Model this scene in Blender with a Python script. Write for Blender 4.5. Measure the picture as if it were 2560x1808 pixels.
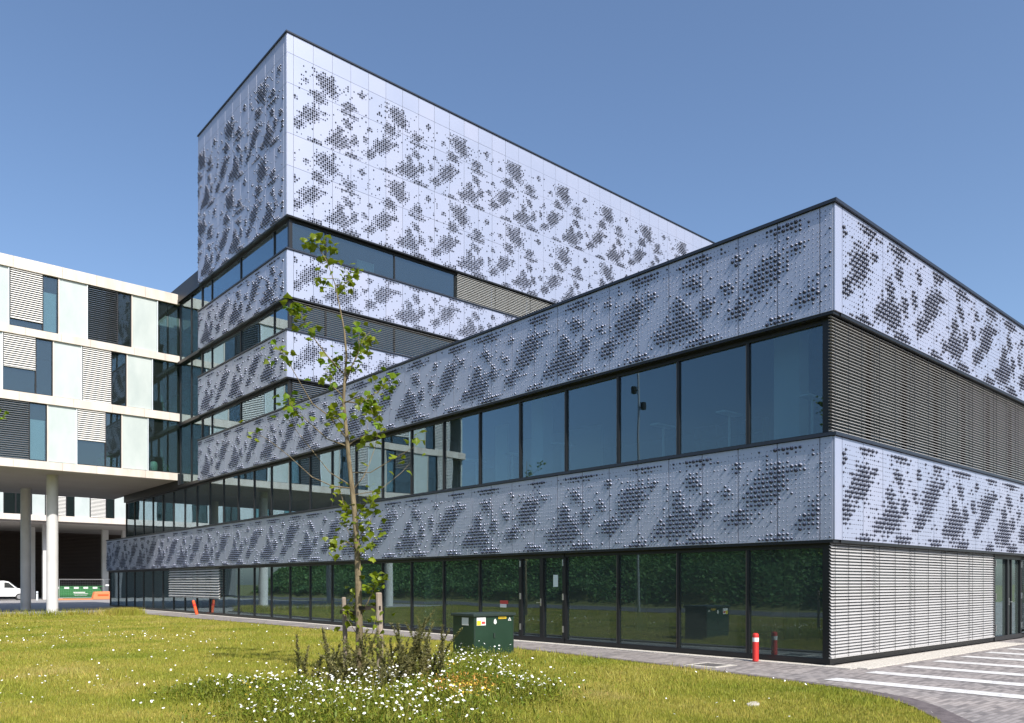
import bpy, math, random
import numpy as np
from mathutils import Vector, Matrix
R = math.radians
rng = np.random.default_rng(7)
random.seed(7)
for o in list(bpy.data.objects):
    bpy.data.objects.remove(o, do_unlink=True)
SC = bpy.context.scene
COL = SC.collection

# ------------------------------------------------------------------ camera
# world frame: origin at the near corner of the low block, x along its sunny
# side, y along its long shaded side, z up
CAMX, CAMY, EYE = -14.498, -7.128, 1.605
FPX, HOR, UCX = 1959.2, 1457.5, 1280.0          # focal length / horizon / centre in photo pixels
FW = np.array([0.66171, 0.749744]); RT = np.array([0.749744, -0.66171])
cd = bpy.data.cameras.new('camera'); cam = bpy.data.objects.new('camera', cd); COL.objects.link(cam)
cd.sensor_width = 36; cd.lens = 36 * FPX / 2560; cd.shift_y = (HOR - 904) / 2560
cd.clip_start = 0.1; cd.clip_end = 2000
cam.location = (CAMX, CAMY, EYE)
cam.rotation_euler = (R(90), 0, math.atan2(-FW[0], FW[1]))
SC.camera = cam

# ------------------------------------------------------------------ light
SUN = Vector((-0.17, -1.0, 1.03)).normalized()
w = bpy.data.worlds.new('World'); SC.world = w; w.use_nodes = True
nt = w.node_tree; bg = nt.nodes['Background']
sky = nt.nodes.new('ShaderNodeTexSky'); sky.sky_type = 'NISHITA'; sky.sun_disc = False
sky.sun_elevation = math.asin(SUN.z); sky.sun_rotation = math.atan2(SUN.x, SUN.y)
sky.altitude = 0; sky.air_density = 1.0; sky.dust_density = 1.6; sky.ozone_density = 4.0
nt.links.new(sky.outputs[0], bg.inputs[0]); bg.inputs[1].default_value = 0.136
sd = bpy.data.lights.new('sun', 'SUN'); sun = bpy.data.objects.new('sun', sd); COL.objects.link(sun)
sd.energy = 4.9; sd.angle = R(0.53); sd.color = (1.0, 0.955, 0.89)
sun.rotation_euler = SUN.to_track_quat('Z', 'Y').to_euler(); sun.location = (-20, -40, 40)
SC.view_settings.view_transform = 'Standard'; SC.view_settings.look = 'None'
SC.view_settings.gamma = 1; SC.view_settings.exposure = 0.42; SC.view_settings.use_curve_mapping = False
SC.render.engine = 'CYCLES'
SC.cycles.max_bounces = 8; SC.cycles.transparent_max_bounces = 12
SC.cycles.caustics_reflective = False; SC.cycles.caustics_refractive = False

# ------------------------------------------------------------------ pixel helper (directions only)
def ray(u, v):
    d = FW + RT * (u - UCX) / FPX
    return Vector((d[0], d[1], (HOR - v) / FPX))
def at_depth(u, v, Y):           # point at forward distance Y from the camera
    return Vector((CAMX, CAMY, EYE)) + ray(u, v) * Y

# ------------------------------------------------------------------ materials
def mat(name, base=(.5, .5, .5), rough=.6, metal=0., spec=.5):
    m = bpy.data.materials.new(name); m.use_nodes = True
    b = m.node_tree.nodes['Principled BSDF']
    b.inputs['Base Color'].default_value = (*base, 1); b.inputs['Roughness'].default_value = rough
    b.inputs['Metallic'].default_value = metal; b.inputs['Specular IOR Level'].default_value = spec
    return m
def N(m, t, **k):
    n = m.node_tree.nodes.new('ShaderNode' + t)
    for a, v in k.items(): setattr(n, a, v)
    return n
def L(m, a, b): m.node_tree.links.new(a, b)
def ramp(m, fac, stops):
    r = N(m, 'ValToRGB'); e = r.color_ramp.elements
    while len(e) < len(stops): e.new(.5)
    for i, (p, c) in enumerate(stops):
        e[i].position = p; e[i].color = (*c, 1)
    L(m, fac, r.inputs[0]); return r.outputs[0]
def noisy(m, scale, stops, detail=4., bump=0., bscale=None, coord='Object', rough=.6, stretch=None):
    tc = N(m, 'TexCoord'); src = tc.outputs['Object']
    if coord == 'World':
        g = N(m, 'NewGeometry'); src = g.outputs['Position']
    if stretch:
        mp = N(m, 'Mapping'); mp.inputs['Scale'].default_value = stretch; L(m, src, mp.inputs[0]); src = mp.outputs[0]
    t = N(m, 'TexNoise'); t.inputs['Scale'].default_value = scale; t.inputs['Detail'].default_value = detail
    t.inputs['Roughness'].default_value = rough
    L(m, src, t.inputs['Vector'])
    c = ramp(m, t.outputs[0], stops); b = m.node_tree.nodes['Principled BSDF']
    L(m, c, b.inputs['Base Color'])
    if bump:
        t2 = N(m, 'TexNoise'); t2.inputs['Scale'].default_value = bscale or scale * 4; t2.inputs['Detail'].default_value = 5
        L(m, src, t2.inputs['Vector'])
        bp = N(m, 'Bump'); bp.inputs['Strength'].default_value = bump; bp.inputs['Distance'].default_value = .02
        L(m, t2.outputs[0], bp.inputs['Height']); L(m, bp.outputs[0], b.inputs['Normal'])
    return c

M = {}
# lacquered aluminium panels: slight hue change from sheet to sheet, faint dirt
m = M['panel'] = mat('panel_aluminium', rough=.40, metal=.42)
oi = N(m, 'ObjectInfo'); g = N(m, 'NewGeometry')
t = N(m, 'TexNoise'); t.inputs['Scale'].default_value = .35; t.inputs['Detail'].default_value = 5; L(m, g.outputs['Position'], t.inputs['Vector'])
ad = N(m, 'Math', operation='MULTIPLY_ADD'); L(m, oi.outputs['Random'], ad.inputs[0]); ad.inputs[1].default_value = .30; L(m, t.outputs[0], ad.inputs[2])
sb = N(m, 'Math', operation='MULTIPLY'); L(m, ad.outputs[0], sb.inputs[0]); sb.inputs[1].default_value = .77
L(m, ramp(m, sb.outputs[0], [(.25, (.38, .415, .525)), (.5, (.42, .45, .56)), (.75, (.455, .47, .57))]), m.node_tree.nodes['Principled BSDF'].inputs['Base Color'])
M['dome'] = mat('dome_navy', (.014, .019, .042), .30, .0, .55)
M['dark'] = mat('dark_backing', (.035, .037, .045), .5, .2)
M['coping'] = mat('coping_metal', (.045, .052, .068), .4, .6)
M['frame'] = mat('frame_black', (.018, .019, .021), .4, .3)
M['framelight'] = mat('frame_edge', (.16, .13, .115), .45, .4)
def glass(name, tint, f0, f1, power=2., haze=.025):
    m = bpy.data.materials.new(name); m.use_nodes = True; n = m.node_tree; n.nodes.remove(n.nodes['Principled BSDF'])
    out = n.nodes['Material Output']
    tr = N(m, 'BsdfTransparent'); tr.inputs[0].default_value = (*tint, 1)
    gl = N(m, 'BsdfGlossy'); gl.inputs['Roughness'].default_value = 0.0; gl.inputs['Color'].default_value = (.74, .90, 1, 1)
    # faint waviness of float glass
    tc = N(m, 'NewGeometry'); nz = N(m, 'TexNoise'); nz.inputs['Scale'].default_value = .55; nz.inputs['Detail'].default_value = 1
    L(m, tc.outputs['Position'], nz.inputs['Vector'])
    bp = N(m, 'Bump'); bp.inputs['Strength'].default_value = .055; bp.inputs['Distance'].default_value = .05
    L(m, nz.outputs[0], bp.inputs['Height']); L(m, bp.outputs[0], gl.inputs['Normal'])
    lw = N(m, 'LayerWeight'); lw.inputs[0].default_value = .5
    pw = N(m, 'Math', operation='POWER'); L(m, lw.outputs['Facing'], pw.inputs[0]); pw.inputs[1].default_value = power
    mr = N(m, 'MapRange'); L(m, pw.outputs[0], mr.inputs[0]); mr.inputs[3].default_value = f0; mr.inputs[4].default_value = f1
    mx = N(m, 'MixShader'); L(m, mr.outputs[0], mx.inputs[0]); L(m, tr.outputs[0], mx.inputs[1]); L(m, gl.outputs[0], mx.inputs[2])
    df = N(m, 'BsdfDiffuse'); df.inputs[0].default_value = (.30, .36, .34, 1); m2 = N(m, 'MixShader'); m2.inputs[0].default_value = haze  # even diffuse haze painted into the glass to lift its dark reflections
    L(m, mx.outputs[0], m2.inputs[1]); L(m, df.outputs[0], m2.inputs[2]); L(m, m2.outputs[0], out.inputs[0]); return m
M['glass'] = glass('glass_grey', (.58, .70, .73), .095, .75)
M['glass_ground'] = glass('glass_ground_floor', (.52, .64, .58), .115, .7, haze=.085)
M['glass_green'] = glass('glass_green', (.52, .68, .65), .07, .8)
M['slat'] = mat('slat_aluminium', (.60, .59, .56), .4, .25)
M['slatw'] = mat('slat_white', (.68, .665, .63), .45, .05)
M['slatd'] = mat('slat_bronze', (.36, .35, .33), .42, .2)
M['slatg'] = mat('slat_pale_grey', (.42, .41, .40), .45, .05)
M['slatgrey'] = mat('slat_grey', (.20, .21, .22), .42, .35)
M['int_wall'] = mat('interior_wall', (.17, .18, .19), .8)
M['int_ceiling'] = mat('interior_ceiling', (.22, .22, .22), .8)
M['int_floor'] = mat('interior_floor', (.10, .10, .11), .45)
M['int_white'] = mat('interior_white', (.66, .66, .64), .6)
m = M['concrete_white'] = mat('precast_white', rough=.7)
noisy(m, 2.2, [(.3, (.55, .485, .42)), (.55, (.65, .585, .52)), (.75, (.68, .615, .55))], 7, .1, 40, 'World', stretch=(1, 1, .22))
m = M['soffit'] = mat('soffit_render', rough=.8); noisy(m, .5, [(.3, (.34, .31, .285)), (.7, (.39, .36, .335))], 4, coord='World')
m = M['white_glass'] = mat('white_glass_panel', rough=.22)
noisy(m, 1.1, [(.3, (.43, .485, .475)), (.55, (.49, .54, .525)), (.75, (.53, .57, .555))], 5, coord='World', stretch=(1, 1, .45))
m = M['column'] = mat('column_paint', rough=.6); noisy(m, 1.2, [(.35, (.56, .55, .535)), (.7, (.64, .63, .615))], 5, coord='World')
m = M['louvre'] = mat('louvre_dark', (.075, .055, .046), .6, .1)
# clinker paving
m = M['paver'] = mat('clinker_paving', rough=.85); b = m.node_tree.nodes['Principled BSDF']
g = N(m, 'NewGeometry')
br = N(m, 'TexBrick'); br.inputs['Scale'].default_value = 1; br.inputs['Brick Width'].default_value = .21; br.inputs['Row Height'].default_value = .07
br.inputs['Mortar Size'].default_value = .006; br.inputs['Color1'].default_value = (.305, .28, .27, 1); br.inputs['Color2'].default_value = (.06, .055, .06, 1)
br.inputs['Mortar'].default_value = (.20, .18, .16, 1); br.inputs['Bias'].default_value = -.35
L(m, g.outputs['Position'], br.inputs['Vector'])
nz = N(m, 'TexNoise'); nz.inputs['Scale'].default_value = .9; nz.inputs['Detail'].default_value = 6; L(m, g.outputs['Position'], nz.inputs['Vector'])
mm = N(m, 'MixRGB', blend_type='MULTIPLY'); mm.inputs[0].default_value = .8
L(m, br.outputs[0], mm.inputs[1]); L(m, ramp(m, nz.outputs[0], [(.3, (.72, .72, .74)), (.65, (1.12, 1.08, 1.05))]), mm.inputs[2])
L(m, mm.outputs[0], b.inputs['Base Color'])
bp = N(m, 'Bump'); bp.inputs['Strength'].default_value = .5; bp.inputs['Distance'].default_value = .01; bp.invert = True
L(m, br.outputs['Fac'], bp.inputs['Height']); L(m, bp.outputs[0], b.inputs['Normal'])
m = M['edging'] = mat('edging_brick', rough=.85); noisy(m, 9, [(.3, (.075, .06, .062)), (.7, (.15, .125, .125))], 4, .4, 40, 'World')
m = M['asphalt'] = mat('asphalt', rough=.9); noisy(m, 1.5, [(.3, (.075, .075, .08)), (.7, (.12, .12, .125))], 6, .3, 90, 'World')
m = M['concrete_slab'] = mat('concrete_slab', rough=.85); noisy(m, .7, [(.3, (.24, .23, .23)), (.7, (.33, .32, .315))], 6, .2, 60, 'World')
m = M['paint'] = mat('road_paint', rough=.7); noisy(m, 7, [(.34, (.26, .25, .245)), (.47, (.56, .55, .535)), (.7, (.70, .69, .67))], 9, coord='World', rough=.75)
m = M['gravel'] = mat('pale_gravel', rough=.95); noisy(m, 25, [(.3, (.36, .33, .28)), (.6, (.62, .58, .52))], 4, .8, 60, 'World')
m = M['soil'] = mat('lawn_soil', rough=.95); noisy(m, 1.2, [(.3, (.13, .16, .02)), (.5, (.21, .205, .03)), (.7, (.28, .24, .06))], 9, .7, 30, 'World')
m = M['field'] = mat('rough_field', rough=.95); noisy(m, .25, [(.3, (.10, .12, .025)), (.7, (.17, .155, .05))], 9, .5, 8, 'World')

def leafmat(name, stops, scale, trans=.35, rough=.5):
    m = mat(name, rough=rough); c = noisy(m, scale, stops, 5, coord='World')
    n = m.node_tree; b = n.nodes['Principled BSDF']; b.inputs['Specular IOR Level'].default_value = .25
    tr = N(m, 'BsdfTranslucent'); L(m, c, tr.inputs[0]); mx = N(m, 'MixShader'); mx.inputs[0].default_value = trans
    L(m, b.outputs[0], mx.inputs[1]); L(m, tr.outputs[0], mx.inputs[2]); L(m, mx.outputs[0], n.nodes['Material Output'].inputs[0])
    # per-piece tint stored on the mesh
    at = N(m, 'Attribute', attribute_name='tint'); mu = N(m, 'MixRGB', blend_type='MULTIPLY'); mu.inputs[0].default_value = 1
    L(m, c, mu.inputs[1]); L(m, at.outputs[0], mu.inputs[2]); L(m, mu.outputs[0], b.inputs['Base Color']); L(m, mu.outputs[0], tr.inputs[0])
    return m
M['grass'] = leafmat('grass_blades', [(.30, (.17, .23, .025)), (.43, (.285, .305, .04)), (.58, (.39, .36, .07)), (.74, (.46, .39, .14))], .38, .35)
M['leaf'] = leafmat('plane_leaf', [(.3, (.13, .19, .012)), (.6, (.22, .27, .02)), (.8, (.30, .31, .04))], 2.2, .45, .4)
M['herb'] = leafmat('herb_leaf', [(.3, (.13, .18, .02)), (.6, (.21, .25, .03)), (.8, (.29, .27, .06))], 3, .4)
M['weed'] = leafmat('weed_leaf', [(.3, (.21, .22, .075)), (.6, (.32, .295, .13)), (.8, (.41, .33, .17))], 4, .5)
M['hedge'] = leafmat('hedge_leaf', [(.3, (.09, .20, .08)), (.6, (.15, .28, .09)), (.8, (.20, .31, .09))], .6, .45)
M['petal'] = mat('petal_white', (.82, .82, .78), .6)
M['yolk'] = mat('flower_yellow', (.62, .42, .04), .6)
M['ochre'] = mat('flower_orange', (.42, .20, .03), .6)
m = M['bark'] = mat('bark', rough=.9); noisy(m, 14, [(.3, (.10, .075, .04)), (.6, (.21, .165, .095)), (.8, (.30, .25, .16))], 6, .6, 60, 'World', stretch=(1, 1, .35))
m = M['stake'] = mat('stake_wood', rough=.9); noisy(m, 9, [(.3, (.17, .13, .10)), (.6, (.30, .24, .19)), (.8, (.40, .34, .28))], 6, .5, 40, 'World', stretch=(1, 1, .15))
M['rubber'] = mat('tie_rubber', (.035, .025, .018), .8)
m = M['cabgreen'] = mat('cabinet_green', rough=.38); noisy(m, 2.2, [(.3, (.010, .032, .018)), (.7, (.017, .045, .026))], 6, coord='World')
M['cablid'] = mat('cabinet_lid', (.022, .036, .030), .5)
M['sticker_w'] = mat('sticker_white', (.72, .72, .70), .5); M['sticker_y'] = mat('sticker_yellow', (.75, .60, .03), .5)
M['sticker_o'] = mat('sticker_ochre', (.62, .42, .02), .5); M['sticker_r'] = mat('sticker_red', (.55, .06, .05), .5)
M['print'] = mat('print_black', (.03, .03, .03), .6)
M['red'] = mat('bollard_red', (.60, .035, .03), .45); M['orange'] = mat('marker_orange', (.72, .10, .025), .5)
M['white'] = mat('gloss_white', (.76, .76, .75), .35)
M['carwhite'] = mat('car_paint_white', (.78, .78, .78), .18, 0, .7); M['carglass'] = mat('car_glass', (.02, .025, .03), .05, 0, .8)
M['tyre'] = mat('tyre', (.02, .02, .02), .8); M['rim'] = mat('rim', (.45, .45, .46), .35, .8); M['lamp'] = mat('headlamp', (.7, .72, .75), .1, .2)
M['skip'] = mat('container_green', (.03, .17, .05), .5); M['steel'] = mat('galvanised', (.50, .51, .52), .4, .8)
M['steelp'] = mat('stainless', (.62, .62, .62), .3, .9); M['paper'] = mat('paper', (.68, .78, .74), .7)
M['conorange'] = mat('barrier_orange', (.70, .24, .10), .6); M['terracotta'] = mat('vase_white', (.70, .74, .70), .4)
M['iron'] = mat('cast_iron', (.13, .12, .115), .7, .3); M['bluew'] = mat('post_white', (.66, .72, .76), .5)

# ------------------------------------------------------------------ mesh builders
def vnoise(x, y, s, seed=0):
    def h(i, j): 
        v = np.sin(i*127.1 + j*311.7 + seed*74.7)*43758.5453; return v - np.floor(v)
    x = x*s; y = y*s; i = np.floor(x); j = np.floor(y); fx = x-i; fy = y-j; fx = fx*fx*(3-2*fx); fy = fy*fy*(3-2*fy)
    return (h(i, j)*(1-fx)+h(i+1, j)*fx)*(1-fy) + (h(i, j+1)*(1-fx)+h(i+1, j+1)*fx)*fy
class MB:
    def __init__(s): s.v = []; s.f = []; s.mi = []
    def add(s, v, f, mi=0):
        o = len(s.v); s.v += [tuple(p) for p in v]; s.f += [tuple(i + o for i in q) for q in f]; s.mi += [mi] * len(f); return s
    def box(s, x0, x1, y0, y1, z0, z1, mi=0):
        if x0 > x1: x0, x1 = x1, x0
        if y0 > y1: y0, y1 = y1, y0
        return s.add([(x0,y0,z0),(x1,y0,z0),(x1,y1,z0),(x0,y1,z0),(x0,y0,z1),(x1,y0,z1),(x1,y1,z1),(x0,y1,z1)],
                     [(3,2,1,0),(4,5,6,7),(0,1,5,4),(1,2,6,5),(2,3,7,6),(3,0,4,7)], mi)
    def tube(s, pts, rad, n=8, mi=0, cap=True):
        pts = [Vector(p) for p in pts]; rad = rad if hasattr(rad, '__len__') else [rad] * len(pts)
        vs = []; fs = []; up = Vector((.31, .17, .93)).normalized()
        for i, p in enumerate(pts):
            d = (pts[min(i+1, len(pts)-1)] - pts[max(i-1, 0)]).normalized()
            a = d.cross(up)
            if a.length < 1e-3: a = d.cross(Vector((1, 0, 0)))
            a.normalize(); b2 = d.cross(a)
            for k in range(n):
                t = 2*math.pi*k/n; vs.append(p + (a*math.cos(t) + b2*math.sin(t))*rad[i])
        for i in range(len(pts)-1):
            for k in range(n):
                k2 = (k+1) % n; fs.append((i*n+k, i*n+k2, (i+1)*n+k2, (i+1)*n+k))
        if cap: fs += [tuple(range(n-1, -1, -1)), tuple(range((len(pts)-1)*n, len(pts)*n))]
        return s.add(vs, fs, mi)
    def lathe(s, prof, n=20, c=(0, 0, 0), mi=0):      # prof: (r,z) bottom to top
        vs = []; fs = []
        for r_, z in prof:
            for k in range(n):
                t = 2*math.pi*k/n; vs.append((c[0]+r_*math.cos(t), c[1]+r_*math.sin(t), c[2]+z))
        for i in range(len(prof)-1):
            for k in range(n):
                k2 = (k+1) % n; fs.append((i*n+k, i*n+k2, (i+1)*n+k2, (i+1)*n+k))
        fs += [tuple(range(n-1, -1, -1)), tuple(range((len(prof)-1)*n, len(prof)*n))]
        return s.add(vs, fs, mi)
    def prism(s, poly, axis, a0, a1, mi=0):           # 2-d outline extruded along axis
        def P(p, a): return (a, p[0], p[1]) if axis == 'x' else ((p[0], a, p[1]) if axis == 'y' else (p[0], p[1], a))
        n = len(poly); vs = [P(p, a0) for p in poly] + [P(p, a1) for p in poly]
        fs = [tuple(range(n-1, -1, -1)), tuple(range(n, 2*n))] + [(i, (i+1) % n, n+(i+1) % n, n+i) for i in range(n)]
        return s.add(vs, fs, mi)
    def build(s, name, mats, parent=None, smooth=False, bevel=0, stuff=False):
        me = bpy.data.meshes.new(name); me.from_pydata(s.v, [], s.f)
        mats = mats if isinstance(mats, (list, tuple)) else [mats]
        for k in mats: me.materials.append(M[k] if isinstance(k, str) else k)
        if len(mats) > 1: me.polygons.foreach_set('material_index', s.mi)
        if smooth: me.polygons.foreach_set('use_smooth', [True]*len(me.polygons))
        me.update()
        import bmesh
        bm = bmesh.new(); bm.from_mesh(me)
        if len(bm.faces) < 4000: bmesh.ops.recalc_face_normals(bm, faces=bm.faces)
        if bevel:
            bmesh.ops.bevel(bm, geom=[e for e in bm.edges if len(e.link_faces) == 2 and e.calc_face_angle(0) > R(30)], offset=bevel, segments=2, affect='EDGES', profile=.6)
        bm.to_mesh(me); bm.free()
        return link(name, me, parent, stuff)
def link(name, me, parent=None, stuff=False):
    o = bpy.data.objects.new(name, me); COL.objects.link(o)
    if parent is not None: o.parent = parent
    if stuff: o['kind'] = 'stuff'
    return o
def big(name, V, F, matname, parent=None, smooth=False, tint=None, stuff=True):   # numpy mesh: F all same size
    me = bpy.data.meshes.new(name); V = np.asarray(V, np.float32); F = np.asarray(F, np.int32); k = F.shape[1]
    me.vertices.add(len(V)); me.vertices.foreach_set('co', V.ravel())
    me.loops.add(F.size); me.loops.foreach_set('vertex_index', F.ravel())
    me.polygons.add(len(F)); me.polygons.foreach_set('loop_start', np.arange(0, F.size, k, dtype=np.int32))
    if smooth: me.polygons.foreach_set('use_smooth', np.ones(len(F), bool))
    me.update(calc_edges=True)
    if tint is not None:
        a = me.attributes.new('tint', 'FLOAT_COLOR', 'POINT'); a.data.foreach_set('color', np.asarray(tint, np.float32).ravel())
    me.materials.append(M[matname]); me.validate()
    return link(name, me, parent, stuff)
def empty(name, loc=(0, 0, 0), rz=0, parent=None):
    o = bpy.data.objects.new(name, None); COL.objects.link(o); o.location = loc; o.rotation_euler.z = rz
    o.empty_display_size = .3
    if parent is not None: o.parent = parent
    return o
def tag(o, label, cat, group=None):
    o['label'] = label; o['category'] = cat
    if group: o['group'] = group
    return o
def struct(o): o['kind'] = 'structure'; return o
def settint(me, col=(1, 1, 1)):
    a = me.attributes.new('tint', 'FLOAT_COLOR', 'POINT'); a.data.foreach_set('color', np.tile(np.array([*col, 1], np.float32), len(me.vertices)))

# ================================================================== SETTING
def sheet(name, poly, z, matname, thick=0):
    me = bpy.data.meshes.new(name)
    me.from_pydata([(x, y, z) for x, y in poly], [], [tuple(range(len(poly)))]); me.materials.append(M[matname]); me.update()
    return struct(link(name, me))
sheet('ground', [(-600, -600), (600, -600), (600, 600), (-600, 600)], -.03, 'field')
sheet('pavement', [(-18.5, -40), (60, -40), (60, 37.2), (-18.5, 37.2)], -.010, 'paver')
sheet('forecourt', [(-18.6, 37.2), (60, 37.2), (60, 120), (-18.6, 120)], -.012, 'concrete_slab')
sheet('road', [(-25.5, -200), (-20.0, -200), (-20.0, 220), (-25.5, 220)], -.016, 'asphalt')
EDGE = [(-2.35, 36.3), (-2.2, 34), (-2.0, 27), (-1.72, 20.5), (-1.66, 15), (-1.76, 10), (-1.92, 7), (-2.12, 4.7), (-2.36, 2.1), (-2.68, 0), (-2.84, -.9), (-3.0, -1.65), (-3.52, -2.5),
        (-4.0, -2.98), (-4.85, -3.62), (-6.2, -4.3), (-8.2, -5.3), (-12, -7.6), (-18, -11.5)]
LAWN = EDGE + [(-18.6, -11.8), (-18.6, 36.3)]
sheet('lawn', LAWN, .012, 'soil')
# dark brick edging that runs along the lawn
V = []; F = []
for i, p in enumerate(EDGE):
    a = Vector(EDGE[max(i-1, 0)]); b = Vector(EDGE[min(i+1, len(EDGE)-1)]); d = (b - a).normalized(); nrm = Vector((-d.y, d.x))
    wd = .22 if i < 12 else .34
    q = Vector(p); c = q + nrm * wd
    V += [(q.x, q.y, -.02), (q.x, q.y, .028), (c.x, c.y, .022), (c.x, c.y, -.02)]
for i in range(len(EDGE)-1):
    for k in range(3): F.append((i*4+k, i*4+k+1, i*4+4+k+1, i*4+4+k))
me = bpy.data.meshes.new('kerb'); me.from_pydata(V, [], F); me.materials.append(M['edging']); struct(link('kerb', me))
b = MB().box(-.12, .16, -.35, 50.7, -.02, .008).box(.16, 9.4, -.55, .10, -.02, .008); struct(b.build('gravel_strip', 'gravel'))
for k in range(7):                                          # white bars of the crossing
    x = -1.98 + 1.52*k
    sheet('crossing_bar', [(x, -.78), (x-.02, -5.2), (x+.42, -5.2), (x+.42, -.80)], -.004, 'paint')

# ================================================================== CLAD BUILDING
BLD = tag(empty('office_building', (0, 0, 0)), 'dark glazed office building clad in pale metal bands with rows of small domes', 'building')
class Face:
    def __init__(s, kind, c): s.k = kind; s.c = c
    def w(s, a, n, z): return (s.c - n, a, z) if s.k == 'A' else (a, s.c - n, z)
    def box(s, mb, a0, a1, n0, n1, z0, z1, mi=0):
        p = s.w(a0, n0, z0); q = s.w(a1, n1, z1); return mb.box(p[0], q[0], p[1], q[1], z0, z1, mi)
    def U(s, a): return 1.42 - a if s.k == 'A' else a - 1.05
FA = Face('A', 0.); FB = Face('B', 0.); TC = 23.4; FT = Face('B', TC)
PER = 3.6
BLOBS = [(0, 1.14, .60, .33, 40), (.62, 1.43, .20, .10, 10), (-.64, .55, .34, .20, 25), (.40, 1.92, .38, .15, 0), (-.70, 1.60, .12, .11, 0),
         (-2.18, .52, .56, .36, 8), (-2.2, .98, .20, .24, 0), (-1.48, .82, .18, .24, 0), (-1.63, .10, .45, .13, 0), (-2.72, .40, .26, .16, 20),
         (-1.73, 1.87, .52, .11, 0), (-1.80, 1.40, .27, .18, -35), (-.95, 1.08, .14, .16, 30), (.22, .05, .36, .14, 0)]
BLOBS_UP = [(.78, 2.72, .58, .40, -32), (-1.75, 2.2, .32, .2, 0), (-.2, 2.5, .12, .1, 0), (-1.1, 2.95, .16, .15, 30), (-2.5, 3.1, .1, .3, 0), (.35, 2.12, .3, .15, 0)]
def field(u, z, blobs):
    f = np.full(u.shape, -9.)
    for cu, cz, ru, rz, rot in blobs:
        du = (u - cu + PER/2) % PER - PER/2; dz = z - cz; c, s_ = math.cos(R(rot)), math.sin(R(rot))
        a = (du*c + dz*s_)/ru; b2 = (-du*s_ + dz*c)/rz
        f = np.maximum(f, 1 - np.sqrt(a*a + b2*b2))
    return f
def domes(face, a0, a1, z0, z1, zt, parent, near, upper=False, tiny=True, p=.09):
    """pressed domes on a .09 m grid; zt = height where the pattern tile starts"""
    aa = np.arange(a0 + p/2, a1 - .02, p); zz = np.arange(z0 + .06, z1 - .05, p)
    A, Z = np.meshgrid(aa, zz); A = A.ravel(); Z = Z.ravel()
    f = field(face.U(A) if True else 0, (Z - zt), BLOBS + (BLOBS_UP if upper else []))
    r1 = rng.random(A.size); r2 = rng.random(A.size)
    f = f + .04*(f > -.5) + .34*(vnoise(A, Z, 5.3, 3) - .5) + .22*(rng.random(A.size) - .5)
    par = ((np.round((A-a0)/p) + np.round((Z-z0)/p)) % 2)
    r = np.where(f > .25, np.where(par > 0, .041 + .004*r2, .024 + .008*r1), np.where(f > 0, np.where(par > 0, .027 + .012*r1, .013 + .010*r2), np.where(f > -.28, np.where(r1 < .45, .018 + .016*r2, .0), np.where(r1 < .085, .017 + .016*r2, .0))))
    if tiny: r = np.where(r == 0, np.where(r2 < .8, .0095 + .003*r1, 0), r)
    # dome pattern is thinner close to the sheet edges
    r = r*p/.09*(1.13 if (face is FT) else 1.); k = r > 0
    A, Z, r = A[k], Z[k], r[k]
    # big near domes get more facets
    for sel, seg in ((r > .017*p/.09, 8 if (near or face.k == 'A') else 6), (r <= .017*p/.09, 6 if near else 4)):
        a_, z_, q = A[sel], Z[sel], r[sel]
        if not len(a_): continue
        prof = [(1.0, -.1), (.92, .42), (.55, .82)] if seg == 8 else [(1.0, -.1), (.72, .68)]
        th = np.arange(seg)*2*np.pi/seg; n = len(a_)
        P = []
        for pr, ph in prof:
            P.append(np.stack([a_[:, None] + q[:, None]*pr*np.cos(th), np.repeat((q*ph)[:, None], seg, 1), z_[:, None] + q[:, None]*pr*np.sin(th)], -1))
        ap = np.stack([a_, q*.98, z_], -1)[:, None, :]
        P = np.concatenate(P + [ap], 1); nv = P.shape[1]; P = P.reshape(-1, 3)
        W = np.stack([face.c - P[:, 1], P[:, 0], P[:, 2]], -1) if face.k == 'A' else np.stack([P[:, 0], face.c - P[:, 1], P[:, 2]], -1)
        tri = []; nr = len(prof)
        for i in range(nr-1):
            for j in range(seg):
                j2 = (j+1) % seg
                tri += [(i*seg+j, i*seg+j2, (i+1)*seg+j2), (i*seg+j, (i+1)*seg+j2, (i+1)*seg+j)]
        for j in range(seg): tri.append(((nr-1)*seg+j, (nr-1)*seg+(j+1) % seg, nr*seg))
        tri = np.array(tri)
        if face.k == 'A': tri = tri[:, ::-1]
        F = (tri[None] + (np.arange(n)*nv)[:, None, None]).reshape(-1, 3)
        ob = big('pressed_domes' if seg != 4 else 'pressed_dimples', W, F, 'dome', parent, smooth=True)
        # navy domes; a pale sunward cap on A faces paints in the sun highlight
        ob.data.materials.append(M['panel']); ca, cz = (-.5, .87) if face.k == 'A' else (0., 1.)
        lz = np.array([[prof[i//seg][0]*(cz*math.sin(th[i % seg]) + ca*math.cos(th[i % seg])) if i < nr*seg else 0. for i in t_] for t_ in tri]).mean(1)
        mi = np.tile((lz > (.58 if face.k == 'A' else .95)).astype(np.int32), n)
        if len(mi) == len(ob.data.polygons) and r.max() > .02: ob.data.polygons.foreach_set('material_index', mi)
_pm = {}
def panel(face, a0, a1, z0, z1, parent):
    wd, ht = round(a1-a0, 3), round(z1-z0, 3); key = (face.k, wd, ht)
    if key not in _pm:
        mb = MB(); f0 = Face(face.k, 0.); f0.box(mb, .008, wd-.008, -.034, 0, .006, ht-.006)
        o = mb.build('panel', 'panel', parent, bevel=.003); _pm[key] = o.data
    else: o = link('panel', _pm[key], parent)
    o.location = face.w(a0, 0, z0); return o
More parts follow.
